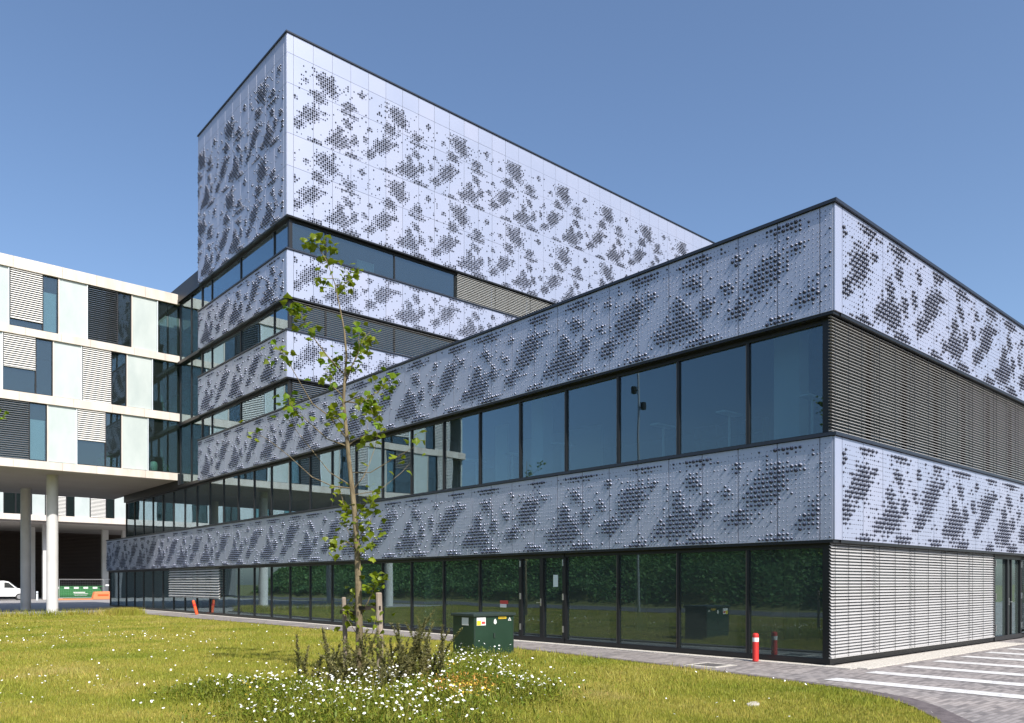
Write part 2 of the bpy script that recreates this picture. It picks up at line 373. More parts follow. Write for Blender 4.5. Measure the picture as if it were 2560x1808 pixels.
def band(face, a_start, a_first, npan, z0, z1, rows=None, indiv=999, near=False, coping=True, lab=None, zt=None, tinyto=99, plain=()):
    """one cladding band: backing, panels, domes, coping, lower trim"""
    a_end = a_first + .9*npan
    st = a_start + (.036 if face.k == 'A' else .28)
    mb = MB(); face.box(mb, st, a_end, -.28, -.036, z0+.02, z1-.02)
    bd = mb.build('facade_band', 'dark', BLD)
    rows = rows or [(z0, z1 - .065)]
    rest = MB()
    for (r0, r1) in rows:
        panel(face, a_start + (.036 if face.k == 'A' else 0), a_first, r0, r1, bd)
        for i in range(npan):
            a = a_first + .9*i
            if i < indiv: panel(face, a, a+.9, r0, r1, bd)
            else: face.box(rest, a+.005, a+.895, -.034, 0, r0+.004, r1-.004)
    if rest.v: rest.build('far_panels', 'panel', bd, stuff=True)
    if coping:
        mb = MB(); face.box(mb, a_start - .05 if face.k == 'A' else a_start + .30, a_end, -.30, .05, z1-.062, z1)
        mb.build('coping', 'coping', bd)
    mb = MB(); face.box(mb, st, a_end, -.30, -.012, z0-.05, z0+.002); mb.build('trim', 'frame', bd)
    return bd, a_end
LOW = (2.43, 4.485); UPP = (6.81, 8.93)
for z0, z1, npan in ((LOW[0], LOW[1], 56), (UPP[0], UPP[1], 37)):
    bd, ae = band(FA, 0, .3, npan, z0, z1)
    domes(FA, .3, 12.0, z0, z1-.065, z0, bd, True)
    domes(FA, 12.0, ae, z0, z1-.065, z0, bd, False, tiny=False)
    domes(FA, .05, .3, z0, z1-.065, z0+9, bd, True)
    bd, ae = band(FB, 0, .3, 43, z0, z1, indiv=18)
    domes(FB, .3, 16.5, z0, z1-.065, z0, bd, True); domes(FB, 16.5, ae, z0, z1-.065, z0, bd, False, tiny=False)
for z0, z1 in ((10.16, 12.16), (13.52, 15.52)):
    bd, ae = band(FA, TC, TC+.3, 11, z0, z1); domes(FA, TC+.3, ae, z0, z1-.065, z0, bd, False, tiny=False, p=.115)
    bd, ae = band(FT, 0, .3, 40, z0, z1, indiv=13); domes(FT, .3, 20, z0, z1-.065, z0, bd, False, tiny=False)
ROWS = [(16.9, 18.95), (18.95, 20.3), (20.3, 22.38), (22.38, 23.63), (23.63, 24.435)]
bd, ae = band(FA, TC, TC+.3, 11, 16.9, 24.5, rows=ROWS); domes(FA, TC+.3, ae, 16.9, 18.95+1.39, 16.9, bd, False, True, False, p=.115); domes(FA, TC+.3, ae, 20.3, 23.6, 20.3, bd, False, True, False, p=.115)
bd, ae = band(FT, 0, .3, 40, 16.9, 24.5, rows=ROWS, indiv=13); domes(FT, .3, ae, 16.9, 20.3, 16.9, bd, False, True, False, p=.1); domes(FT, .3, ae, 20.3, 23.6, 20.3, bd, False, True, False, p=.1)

# glazing strips
GN = -.25
def glazing(face, a0, a1, z0, z1, marks, gl='glass', sill=.06, head=.09, end0=True, edge=True, skip=()):
    mb = MB(); face.box(mb, a0, a1, GN-.09, GN+.05, z0, z0+sill); face.box(mb, a0, a1, GN-.09, GN+.05, z1-head, z1)
    ws = mb.build('window_strip', 'frame', BLD)
    ms = [a0] + [x for x in marks if a0+.1 < x < a1-.1] + [a1]
    for i in range(len(ms)-1):
        if i in skip: continue
        mb = MB(); face.box(mb, ms[i]+.02, ms[i+1]-.02, GN-.012, GN, z0+sill-.005, z1-head+.005); mb.build('pane', gl, ws)
    for x in ms:
        mb = MB(); face.box(mb, x-.028, x+.028, GN-.10, GN+.045, z0+sill-.002, z1-head+.002); mb.build('mullion', 'frame', ws)
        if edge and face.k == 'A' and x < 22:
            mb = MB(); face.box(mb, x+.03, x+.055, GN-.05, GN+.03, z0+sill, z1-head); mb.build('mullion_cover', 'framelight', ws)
    return ws
MUL = [.2 + 1.8*k for k in range(40)]
glazing(FA, .28, 50.7, .02, LOW[0]-.05, MUL, 'glass_ground', sill=.1, skip=(4,))
glazing(FA, .28, 47.0, LOW[1], UPP[0]-.05, MUL)
TM = [TC+.3+1.6 + 3.6*k for k in range(4)]
for z0, z1 in ((UPP[1], 10.11), (12.16, 13.47), (15.52, 16.85)):
    glazing(FA, TC+.28, 33.6, z0, z1, [25.1, 28.7, 32.3], edge=False)
    glazing(FT, .28, 36, z0, z1, [1.9 + 3.5*k for k in range(10)], edge=False)
# tall glazed link between the end of the bands and the white building
glazing(FA, 33.65, 36.9, 6.9, 16.9, [35.2], 'glass_green', edge=False)
for z in (6.76, 10.1, 13.46, 16.85): MB().box(.08, .34, 33.6, 36.9, z, z+.16).build('transom', 'frame', BLD)
MB().box(.12, 6, 33.62, 40, 17.02, 17.75).build('link_roof', 'dark', BLD)
MB().box(.10, .55, 36.92, 47.05, 6.74, 7.56).build('fascia', 'frame', BLD)
MB().box(.56, 30, 33.62, 47.0, 7.02, 7.5).build('link_ceiling', 'int_ceiling', BLD)
glazing(FB, .28, 39, LOW[1], UPP[0]-.05, MUL, edge=False)
glazing(FB, .28, 39, .02, LOW[0]-.05, MUL, 'glass_ground', sill=.1, edge=False)
# corner posts
mb = MB()
for c, z0, z1 in ((0, .0, LOW[0]-.05), (0, LOW[1], UPP[0]-.05), (TC, UPP[1], 10.11), (TC, 12.16, 13.47), (TC, 15.52, 16.85)):
    mb = MB().box(.19, .34, c+.19, c+.34, z0, z1); mb.build('corner_post', 'frame', BLD)

# slatted outdoor blinds
def blind(face, a0, a1, z0, z1, matname, tilt, pitch=.062, width=.068, n=-.12, wires=True, name='blind', parent=None, jitter=.0, curved=False):
    mb = MB(); c, s_ = math.cos(R(tilt)), math.sin(R(tilt)); z = z1 - .03
    while z > z0 + .02:
        j = random.uniform(-jitter, jitter); dn, dz = width/2*math.cos(R(tilt+j)), width/2*math.sin(R(tilt+j)); sag = random.uniform(-.003, .003)
        P = [(a0, n+dn, z-dz), (a1, n+dn, z-dz+sag), (a1, n-dn, z+dz+sag), (a0, n-dn, z+dz)]
        if curved:      # arched slat: flat inner part, outer lip turned down
            prof = [(n-.04, z+.006), (n+.006, z+.007), (n+.03, z-.004), (n+.042, z-.020), (n+.039, z-.022), (n+.026, z-.008), (n+.004, z+.003), (n-.04, z+.002)]
            V = [face.w(a, p[0], p[1]+(sag if a == a1 else 0)) for a in (a0, a1) for p in prof]; k_ = len(prof)
            mb.add(V, [(i, (i+1) % k_, k_+(i+1) % k_, k_+i) for i in range(k_)] + [tuple(range(k_)), tuple(range(2*k_-1, k_-1, -1))]); z -= pitch; continue
        Q = [(a, b2, zz-.004) for a, b2, zz in P]
        V = [face.w(*p) for p in P+Q]
        mb.add(V, [(0,1,2,3),(7,6,5,4),(0,4,5,1),(1,5,6,2),(2,6,7,3),(3,7,4,0)])
        z -= pitch
    face.box(mb, a0, a1, n-.03, n+.03, z0-.012, z0+.012)
    o = mb.build(name, matname, parent or BLD, stuff=True)
    if wires:
        k = max(2, int((a1-a0)/.6)+1); w2 = MB()
        for i in range(k):
            x = a0 + .12 + (a1-a0-.24)*i/(k-1); face.box(w2, x-.004, x+.004, n+width/2+.002, n+width/2+.008, z0, z1)
        w2.build('ladder_cord', 'frame', o)
    return o
xs = [.05] + [.2 + 1.8*k for k in range(1, 20)]
for i in range(len(xs)-1):
    blind(FB, xs[i]+.006, xs[i+1]-.006, LOW[1]+.05, UPP[0]-.05, 'slatd', 20, curved=True)
for i in range(5): blind(FB, xs[i]+.012, xs[i+1]-.012, .16, LOW[0]-.03, 'slatg', 43, jitter=4)
blind(FB, 11.9, 13.6, .16, LOW[0]-.03, 'slatg', 43)
# tower blinds: second floor has lowered grey blinds, top floor from x=9 on
for i in range(8): blind(FT, .3+3.5*i*.98, .3+3.5*(i+1)*.98-.03, 12.2, 13.44, 'slat', 16, .085, .08, wires=False)
for i in range(8): blind(FT, 8.95+3.5*i*.7, 8.95+3.5*(i+1)*.7-.03, 15.56, 16.82, 'slat', 40, .085, .085, wires=False)
for i in range(6): blind(FT, .3+1.8*i, .3+1.8*(i+1)-.03, 8.95, 10.1, 'slatgrey', 30, .085, .085, wires=False)
# lowered blind on the ground floor of the long side
for k in range(4): blind(FA, 31.0+1.85*k+.02, 31.0+1.85*(k+1)-.02, .85, LOW[0]-.03, 'slatw', 42, .13, .11, jitter=4, wires=False)

# door of the long side
def door(face, a0, a1, z1, lab):
    mb = MB(); face.box(mb, a0, a1, GN-.06, GN+.07, .02, .14); face.box(mb, a0, a1, GN-.06, GN+.07, z1-.12, z1)
    mid = (a0+a1)/2
    for a, wd in ((a0, .12), (a1, .12), (mid, .13)): face.box(mb, a-wd/2, a+wd/2, GN-.06, GN+.07, .14, z1-.12)
    d = mb.build('door', 'frame', BLD)
    for p, q in ((a0+.06, mid-.065), (mid+.065, a1-.06)):
        mb = MB(); face.box(mb, p, q, GN-.01, GN+.005, .14, z1-.12); mb.build('pane', 'glass_ground', d)
    for a in (a0+.02, a1-.02):
        for z in (.30, 1.15, 2.05):
            mb = MB(); face.box(mb, a-.018, a+.018, GN+.07, GN+.10, z, z+.17); mb.build('hinge', 'steelp', d)
    mb = MB(); face.box(mb, mid+.0, mid+.035, GN+.07, GN+.085, .98, 1.18); face.box(mb, mid-.0, mid+.14, GN+.11, GN+.13, 1.06, 1.085); face.box(mb, mid+.005, mid+.03, GN+.08, GN+.13, 1.06, 1.085)
    mb.build('handle', 'steelp', d); return d
d = door(FA, 7.44, 9.16, LOW[0]-.04, '')
mb = MB(); FA.box(mb, 7.72, 7.90, GN+.006, GN+.010, 1.5, 1.82); mb.build('notice', 'paper', d)
door(FB, 9.5, 11.75, LOW[0]-.04, '')
mb = MB(); FA.box(mb, 9.75, 10.1, GN+.001, GN+.004, 1.0, 1.10, 0); FA.box(mb, 9.82, 10.1, GN+.001, GN+.004, .90, .998, 1)
mb.build('window_sticker', ['sticker_r', 'sticker_w'], BLD)

# inside: slabs, back walls, columns
def part(name, m_, *boxes):
    mb = MB()
    for b_ in boxes: mb.box(*b_)
    return mb.build(name, m_, BLD)
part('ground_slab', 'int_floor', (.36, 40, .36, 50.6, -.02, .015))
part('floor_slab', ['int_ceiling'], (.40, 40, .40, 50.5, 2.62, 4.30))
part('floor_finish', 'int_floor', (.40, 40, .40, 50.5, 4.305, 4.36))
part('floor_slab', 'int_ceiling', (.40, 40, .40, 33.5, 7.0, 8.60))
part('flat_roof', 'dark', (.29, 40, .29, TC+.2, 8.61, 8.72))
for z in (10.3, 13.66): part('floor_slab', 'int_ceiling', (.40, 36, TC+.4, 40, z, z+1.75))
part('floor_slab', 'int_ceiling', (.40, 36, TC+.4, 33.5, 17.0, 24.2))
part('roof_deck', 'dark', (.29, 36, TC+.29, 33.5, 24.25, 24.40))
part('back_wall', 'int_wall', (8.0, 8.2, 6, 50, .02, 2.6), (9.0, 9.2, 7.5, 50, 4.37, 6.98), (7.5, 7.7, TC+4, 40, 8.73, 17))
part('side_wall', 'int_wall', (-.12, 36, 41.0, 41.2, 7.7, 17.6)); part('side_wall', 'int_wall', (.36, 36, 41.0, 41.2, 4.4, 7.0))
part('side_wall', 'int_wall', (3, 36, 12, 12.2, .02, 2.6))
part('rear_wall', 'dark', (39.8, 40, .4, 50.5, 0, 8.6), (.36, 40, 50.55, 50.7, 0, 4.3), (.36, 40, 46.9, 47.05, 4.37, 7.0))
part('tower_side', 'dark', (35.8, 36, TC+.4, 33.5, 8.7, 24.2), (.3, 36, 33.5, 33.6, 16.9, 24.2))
def colm(x, y, z0, z1, r_, m_='int_white'):
    return MB().lathe([(r_, z0), (r_, z1)], 20, (x, y, 0)).build('column', m_, BLD, smooth=False)
for y in (14.4, 20.6, 30.4, 36): colm(.85, y, .01, 2.63, .2, 'column')
for y in (4.2, 9.6, 15, 20.4, 25.8, 31.2): colm(6.0, y, .01, 2.63, .2)
part('pillar', 'int_white', (1.1, 1.5, 1.32, 1.91, 4.36, 7.0), (1.3, 1.7, 9.4, 9.9, 4.36, 7.0), (3.2, 3.7, 16.6, 17.1, 4.36, 7.0), (3.2, 3.7, 23.8, 24.3, 4.36, 7.0))
part('partition', 'int_white', (5.0, 5.1, 10.5, 14.5, 4.36, 6.9), (2.6, 2.7, 12.5, 13.1, 4.36, 6.9))
part('bookcase', 'int_wall', *[(6.2, 6.5, 5.2+.0, 7.6, 4.36+.42*k, 4.40+.42*k) for k in range(6)], *[(6.2, 6.5, 5.2+.8*k, 5.24+.8*k, 4.36, 6.5) for k in range(4)])
part('wall_poster', 'paper', (4.0, 4.9, TC+1.2, TC+1.22, 15.75, 16.5), (2.0, 2.7, TC+1.2, TC+1.22, 15.5, 16.2))
FLOORLAMPS = [(.85, .9), (.9, 2.9), (.9, 4.75), (.9, 8.2), (.9, 10.3), (.9, 12.0)]
for i, (x, y) in enumerate(FLOORLAMPS):
    t = empty('floor_lamp', (x, y, 4.36)); b = MB().box(-.15, .15, -.1, .1, 0, .02); b.box(-.02, .02, -.02, .02, .02, 1.05); b.build('stand', 'int_white', t)
    MB().box(-.35, .35, -.12, .12, 1.05, 1.09).build('lamp_head', 'int_white', t)
    tag(t, 'white flat headed office floor lamp behind the ' + ['corner', 'second', 'third', 'fifth', 'sixth', 'seventh'][i] + ' first floor window' + ('' if i == 0 else ' from the corner'), 'lamp', 'floor lamps on the first floor')

# ================================================================== WHITE BUILDING (left)
YL = 36.96
WB = tag(empty('white_building', (-9.6, YL, 0)), 'white office building with cream slab edges raised on round columns', 'building')
WBI = Matrix.Translation((9.6, -YL, 0))
def wpart(mb, name, mats, parent=WB, **k):
    o = mb.build(name, mats, parent, **k)
    if parent is WB: o.location = (9.6, -YL, 0)
    return o
XL, XR = -19.5, .24
SL = [(7.19, 7.58), (10.42, 10.84), (13.61, 13.98), (16.78, 17.33)]
for i, (z0, z1) in enumerate(SL):
    x = XL; k = 0
    lens = [1.30, 2.10, 1.55, 2.35, 1.8, 1.55]
    while x < XR - .01:
        x2 = min(XR, x + lens[(k + 2*i) % 6]); x2 = XR if XR - x2 < .5 else x2
        wpart(MB().box(x+.004, x2-.004, YL, YL+.30, z0, z1), 'edge_beam', 'concrete_white', bevel=.006); x = x2; k += 1
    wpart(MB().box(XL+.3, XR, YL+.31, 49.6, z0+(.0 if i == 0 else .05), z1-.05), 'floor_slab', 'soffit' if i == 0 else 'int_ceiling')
    wpart(MB().box(XL, XL+.29, YL+.31, 49.6, z0, z1), 'edge_beam', 'concrete_white')
    wpart(MB().box(XL, XR, 49.61, 49.8, z0, z1), 'edge_beam', 'concrete_white')
wpart(MB().box(XL+.5, XR, 41.5, 41.7, 7.6, 16.7), 'inner_wall', 'int_wall')
wpart(MB().box(XL+.05, XL+.2, YL+.35, 47.6, 7.6, 16.7), 'end_wall', 'white_glass')
wpart(MB().box(XL+.1, XR, 47.5, 47.7, 7.6, 16.7), 'rear_wall', 'white_glass')
FL = Face('B', YL + .12)
floors = [(7.58, 10.42, [-4.79, -3.46, -2.71, -1.4]), (10.84, 13.61, [-4.56, -3.19, -2.46, -1.18]), (13.98, 16.78, [-4.28, -2.89, -2.22, -.92])]
# lowered fraction and look of each blind, from the link outwards
STATE = [[('slatw', .55, 48), ('slatgrey', 1., 30), ('slatw', .9, 48), ('slatd', .4, 30), ('slatw', 1., 48)],
         [('slatw', 1., 50), ('slatw', .58, 50), ('slatgrey', 1., 30), ('slatw', .8, 50), ('slatw', 1., 50)],
         [('slatgrey', 1., 24), ('slatw', .86, 50), ('slatw', 1., 50), ('slatd', 1., 20), ('slatw', .6, 50)]]
for fi, (z0, z1, ln) in enumerate(floors):
    # glazed end bay
    wn = wpart(MB().box(ln[3]-.03, ln[3]+.03, YL+.10, YL+.24, z0, z1).box(ln[3]+.03, XR, YL+.10, YL+.2, z0, z0+.05), 'end_window', 'frame')
    for p, q in ((ln[3]+.03, -.38), (-.36, XR)):
        MB().box(p, q, YL+.16, YL+.17, z0+.04, z1).build('pane', 'glass_green', wn)
    for k in range(5):
        off = -3.4*k
        p0 = max(ln[2]+off, XL+.02); p1 = ln[3]+off
        if p1 > XL+.3:
            pn = wpart(MB().box(p0+.05, p1-.02, YL+.10, YL+.16, z0+.03, z1-.005), 'glass_panel', 'white_glass', bevel=.004)
            MB().box(p1-.02, p1+.02, YL+.06, YL+.2, z0, z1).build('panel_edge', 'bluew', pn)
            wpart(MB().box(p0, p0+.05, YL+.07, YL+.2, z0, z1), 'reveal', 'concrete_white')
        a, bm_, c = ln[0]+off, ln[1]+off, ln[2]+off
        if c < XL + .6: continue
        a = max(a, XL+.25); bm_ = max(bm_, a + .3)
        wn = wpart(MB().box(a+.02, c, YL+.13, YL+.22, z0, z0+.05).box(a+.02, c, YL+.13, YL+.22, z1-.05, z1).box(bm_-.03, bm_+.03, YL+.11, YL+.22, z0+.05, z1-.05).box(c-.04, c, YL+.11, YL+.22, z0+.05, z1-.05), 'window', 'frame')
        for p, q in ((a+.02, bm_-.03), (bm_+.03, c-.04)):
            MB().box(p, q, YL+.17, YL+.18, z0+.05, z1-.05).build('pane', 'glass', wn)
        m_, fr, tl = STATE[fi][k]
        zb = z1 - (z1-z0)*fr
        bl = blind(Face('B', YL), a+.03, bm_-.02, max(zb, z0+.02), z1-.02, m_, tl, .105, .1, n=-.075, wires=False, parent=wn)
        if k % 2 == 1 and fi != 1:
            MB().box(bm_+.06, c-.06, YL+.30, YL+.32, z0+.1, z0+(z1-z0)*.72).build('curtain', 'white', wn)
# round columns
for (x, y, r_) in ((-5.46, 39.2, .27), (-5.35, 46.9, .27), (-14.5, 39.2, .27), (-14.2, 46.9, .27)):
    wpart(MB().lathe([(r_, 0), (r_, 7.2)], 28, (x, y, 0)), 'column', 'column', smooth=False)
# vase and plants on the sill of the lowest storey
v = MB().lathe([(.10, 0), (.19, .12), (.2, .4), (.16, .56), (.1, .6)], 16, (-1.0, YL+.45, 7.56)).build('vase', 'terracotta', smooth=True)
tag(v, 'tall pale vase standing behind the corner window of the white building', 'vase')
def sprig(name, c, r_, n, leaf, matname, lab, cat, zs=1.):
    V = []; F = []; T = []
    for i in range(n):
        d = Vector((random.gauss(0, 1), random.gauss(0, 1), random.gauss(0, 1))).normalized() * r_ * random.random()**.4; d.z *= zs
        p = Vector(c) + d; a = Vector((random.gauss(0, 1), random.gauss(0, 1), random.gauss(0, 1))).normalized(); b2 = a.cross(Vector((0, .3, 1))).normalized()
        s_ = leaf*random.uniform(.6, 1.2); k = len(V); V += [p-b2*s_*.3, p+a*s_*.5, p+b2*s_*.3, p-a*s_*.5]; F.append((k, k+1, k+2, k+3)); tt = random.uniform(.6, 1.2); T += [(tt, tt, tt, 1)]*4
    return tag(big(name, [tuple(q) for q in V], F, matname, tint=T, stuff=False), lab, cat)
sprig('potted_plant', (-3.3, YL+.6, 8.0), .42, 160, .16, 'hedge', 'dark leafy plant behind the half open blind of the white building', 'plant')
sprig('potted_plant', (-.35, YL+.5, 7.85), .25, 90, .12, 'hedge', 'small leafy plant in the glazed corner beside the pale vase', 'plant')

# ================================================================== REAR WING
YR = 76.5
RW = tag(empty('rear_wing', (-4, YR, 0)), 'rear white wing with louvred dark base seen below the overhang', 'building')
def rpart(mb, name, mats, parent=RW, **k):
    o = mb.build(name, mats, parent, **k)
    if parent is RW: o.location = (4, -YR, 0)
    return o
rpart(MB().box(-25.25, 13.69, YR, YR+.3, 7.4, 7.93), 'edge_beam', 'concrete_white')
rpart(MB().box(-25.25, 13.69, YR, YR+.3, 11.07, 11.49), 'edge_beam', 'concrete_white')
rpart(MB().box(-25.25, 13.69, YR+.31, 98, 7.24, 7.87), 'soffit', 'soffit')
rpart(MB().box(-25.25, 13.69, YR+.31, 98, 11.07, 11.6), 'roof', 'concrete_white')
RL = [(-25.25, -24.55, 'd'), (-24.55, -22.75, 'p'), (-22.75, -21.8, 'w'), (-21.8, -21.1, 'd'), (-21.1, -19.3, 'p'), (-19.3, -18.35, 'w'), (-18.35, -17.65, 'd'), (-17.65, -15.85, 'p'), (-15.85, -14.9, 'w'), (-14.9, -14.2, 'd'), (-14.2, -12.4, 'p'), (-12.4, -11.45, 'w'), (-11.45, -10.75, 'd'), (-10.75, -8.95, 'p'), (-8.95, -8.0, 'w'), (-8.0, -7.3, 'd'), (-7.3, -5.5, 'p'), (-5.5, -4.55, 'w'), (-4.55, -3.85, 'd'), (-3.85, -2.05, 'p'), (-2.05, -1.1, 'w'), (-1.1, 0.18, 'd'), (0.18, 1.24, 'p'), (1.24, 3.0, 'b'), (3.0, 3.69, 'd'), (3.69, 5.02, 'p'), (5.02, 6.45, 'b'), (6.45, 7.2, 'd'), (7.2, 8.79, 'p'), (8.79, 10.49, 'b'), (10.49, 11.35, 'd'), (11.35, 13.69, 'p')]
for a, b2, k in RL:
    if k == 'p': rpart(MB().box(a+.02, b2-.02, YR+.1, YR+.2, 7.93, 11.07), 'glass_panel', 'white_glass')
    else:
        wn = rpart(MB().box(a, a+.06, YR+.12, YR+.25, 7.93, 11.07).box(b2-.06, b2, YR+.12, YR+.25, 7.93, 11.07), 'window', 'frame')
        MB().box(a+.06, b2-.06, YR+.18, YR+.2, 7.93, 11.07).build('pane', 'glass_green', wn)
        if k == 'b': blind(Face('B', YR), a+.06, b2-.06, 7.98, 11.07, 'slatw', 48, .13, .12, n=-.02, wires=False, parent=wn)
rpart(MB().box(-25.25, 13.69, 90, 90.3, 7.87, 11.07), 'inner_wall', 'int_wall')
for x, dy in [(1.84, 2.6), (1.44, 7.4), (8.22, 7.4), (10.19, 7.4), (-9, 7.4)]: rpart(MB().box(x-.3, x+.3, YR+dy, YR+dy+.5, 0, 7.24), 'column', 'column')
rpart(MB().box(-25.25, 13.69, YR+.1, YR+.3, 11.49, 14.0), 'upper_wall', 'white_glass'); rpart(MB().box(-25.25, 13.69, YR, YR+.4, 14.0, 14.5), 'edge_beam', 'concrete_white')
lw = rpart(MB().box(-1.5, 18, 92.5, 92.7, 0, 7.24), 'louvre_wall', 'louvre')
mb = MB()
for k in range(44): mb.add([(-1.5, 92.38, .1+.16*k), (18, 92.38, .1+.16*k), (18, 92.5, .2+.16*k), (-1.5, 92.5, .2+.16*k), (-1.5, 92.38, .08+.16*k), (18, 92.38, .08+.16*k), (18, 92.5, .18+.16*k), (-1.5, 92.5, .18+.16*k)], [(0,1,2,3),(7,6,5,4),(0,4,5,1),(2,6,7,3),(1,5,6,2),(3,7,4,0)])
mb.build('louvres', 'louvre', lw, stuff=True)
rpart(MB().box(-25.25, -4.2, 92.0, 92.3, 0, 7.24), 'metal_wall', 'slatgrey'); rpart(MB().box(-4.19, -1.51, 92.4, 92.6, 0, 7.24), 'dark_wall', 'louvre')

# ================================================================== THINGS IN THE YARD BEHIND
# white van under the rear wing
def van(loc, rz):
    t = empty('parked_van', loc, rz)
    prof = [(-1.95, .35), (-1.98, .9), (-1.9, 1.62), (-1.78, 1.78), (.10, 1.80), (.45, 1.72), (1.12, 1.12), (1.85, .98), (2.05, .82), (2.1, .5), (2.05, .32)]
    b = MB().prism(prof, 'y', -.80, .80); bo = b.build('body', 'carwhite', t, bevel=.05)
    for s_ in (-1, 1):
        MB().prism([(.12, 1.16), (.95, 1.14), (.44, 1.62), (.12, 1.66)], 'y', s_*.79, s_*.815).build('side_window', 'carglass', t)
        MB().box(.06, .09, s_*.795, s_*.812, .45, 1.6).build('door_seam', 'rubber', t)
        MB().box(1.86, 2.06, s_*.52, s_*.79, .74, .92).build('headlight', 'lamp', t)
        for x in (-1.25, 1.3):
            wv = MB(); wv.lathe([(.22, -.1), (.31, -.1), (.31, .1), (.22, .1)], 20); o = wv.build('wheel', 'tyre', t, smooth=False); o.location = (x, s_*.74, .31); o.rotation_euler.x = R(90)
            MB().lathe([(.05, -.108), (.2, -.104), (.2, .104), (.05, .108)], 16).build('rim', 'rim', o)
    MB().prism([(.52, 1.70), (1.16, 1.14), (1.19, 1.17), (.55, 1.735)], 'y', -.7, .7).build('windscreen', 'carglass', t)
    MB().box(2.04, 2.12, -.7, .7, .42, .6).build('bumper', 'rubber', t)
    MB().box(-1.2, -.2, -.812, -.802, .95, 1.2).build('logo', 'print', t)
    return tag(t, 'white delivery van parked under the rear wing beside the pillars', 'van')
van((-1.81, 79.0, 0), R(-4))
p = tag(empty('small_bollard', (0.52, 76.2, 0)), 'short pale post standing between the van and a pillar', 'bollard')
MB().lathe([(.09, 0), (.09, .78), (.07, .82)], 14).build('post', 'bluew', p); MB().lathe([(.093, .6), (.093, .68)], 14).build('band', 'steel', p)
# green site container with chequered rim
t = tag(empty('green_skip', (4.92, 81.0, 0)), 'green waste container with white chequered rim behind the wire fence', 'container')
MB().prism([(-2.3, 0.05), (-2.3, 1.22), (1.75, 1.22), (2.25, .45), (2.1, .05)], 'y', -.8, .8).build('hull', 'skip', t, bevel=.02)
for k in range(5): MB().box(-2.2+.85*k, -1.78+.85*k, -.83, -.801, 1.02, 1.2).build('rim_mark', 'white', t)
MB().box(-.55, .5, -.815, -.80, .62, .70).box(-.5, .75, -.815, -.80, .50, .55).box(-.45, .7, -.815, -.80, .34, .38).build('lettering', 'white', t)
MB().box(-2.4, 2.3, -.85, -.78, 1.22, 1.3).build('rim', 'skip', t); MB().box(1.2, 1.5, -.84, -.80, .35, .6).build('label', 'sticker_w', t)
# wire fence
t = tag(empty('wire_fence', (4.71, 78.6, 0)), 'galvanised wire mesh fence panel in front of the green container', 'fence')
mb = MB()
for a, b2 in (((-1.9, 0, .1), (-1.9, 0, 1.95)), ((2.0, 0, .1), (2.0, 0, 1.95)), ((-1.9, 0, 1.95), (2.0, 0, 1.95)), ((-1.9, 0, .15), (2.0, 0, .15)), ((2.1, .1, .1), (2.1, .1, 1.95)), ((2.1, .1, 1.95), (4.6, 1.2, 1.9)), ((4.6, 1.2, .1), (4.6, 1.2, 1.9))): mb.tube([a, b2], .028, 6)
mb.build('frame', 'steel', t)
mb = MB()
for k in range(26): mb.tube([(-1.85+.15*k, 0, .15), (-1.85+.15*k, 0, 1.95)], .004, 3, cap=False)
for k in range(10): mb.tube([(-1.9, 0, .2+.18*k), (2.0, 0, .2+.18*k)], .004, 3, cap=False)
mb.build('mesh', 'steel', t, stuff=True); MB().box(2.2, 2.5, -.0, .05, 1.3, 1.45).build('sign', 'white', t)
for x in (-1.9, 2.05): MB().box(x-.3, x+.3, -.12, .12, 0, .12).build('foot', 'concrete_slab', t)
t = tag(empty('site_barrier', (6.05, 76.4, 0), R(8)), 'orange plastic barrier lying against the end of the fence', 'barrier')
MB().prism([(-.9, 0), (-.9, .2), (-.75, .75), (.75, .78), (.9, .25), (.9, 0)], 'y', -.25, .25).build('body', 'conorange', t, bevel=.05)
MB().box(-.5, .5, -.27, -.24, .35, .5).build('stripe', 'orange', t)
MB().prism([(-4.2, .0), (-4.0, .13), (-.9, .1), (-.9, 0)], 'y', -.2, .2).build('base_rail', 'conorange', t)

# ================================================================== STREET FURNITURE
# green cabinet on the lawn
t = tag(empty('utility_cabinet', (-4.39, 5.51, 0)), 'dark green metal utility cabinet with warning stickers standing on the lawn', 'cabinet')
MB().box(0, 1.10, 0, .72, 0, .91).build('body', 'cabgreen', t, bevel=.012)
MB().box(-.035, 1.135, -.035, .755, .905, .965).build('lid', 'cablid', t, bevel=.01)
for x in (.02, 1.08): MB().box(x-.008, x+.008, -.006, .002, .05, .88).build('door_edge', 'cablid', t)
s_ = MB().box(-.006, -.001, .18, .40, .72, .88).build('sticker', 'sticker_w', t)
s_ = MB().box(.07, .31, -.006, -.001, .72, .89, 0).box(.075, .18, -.008, -.005, .725, .82, 1).box(.2, .29, -.008, -.005, .75, .80, 2).build('sticker', ['sticker_w', 'sticker_y', 'sticker_r'], t)
s_ = MB().box(.66, .88, -.006, -.001, .84, .89).build('sticker', 'sticker_o', t)
for k in range(5): MB().box(.68+.038*k, .70+.038*k, -.008, -.005, .855, .877).build('print', 'print', s_)
MB().prism([(.53, .76), (.57, .73), (.61, .76), (.60, .82), (.57, .85), (.54, .82)], 'y', -.006, -.001).build('sticker', 'sticker_w', t)
s_ = MB().prism([(.93, .80), (1.02, .80), (.975, .87)], 'y', -.006, -.001).build('sticker', 'sticker_w', t); MB().prism([(.955, .812), (.995, .812), (.975, .845)], 'y', -.009, -.006).build('print', 'print', s_)
MB().box(.52, .56, -.02, 0, .45, .55).build('lock', 'cablid', t)
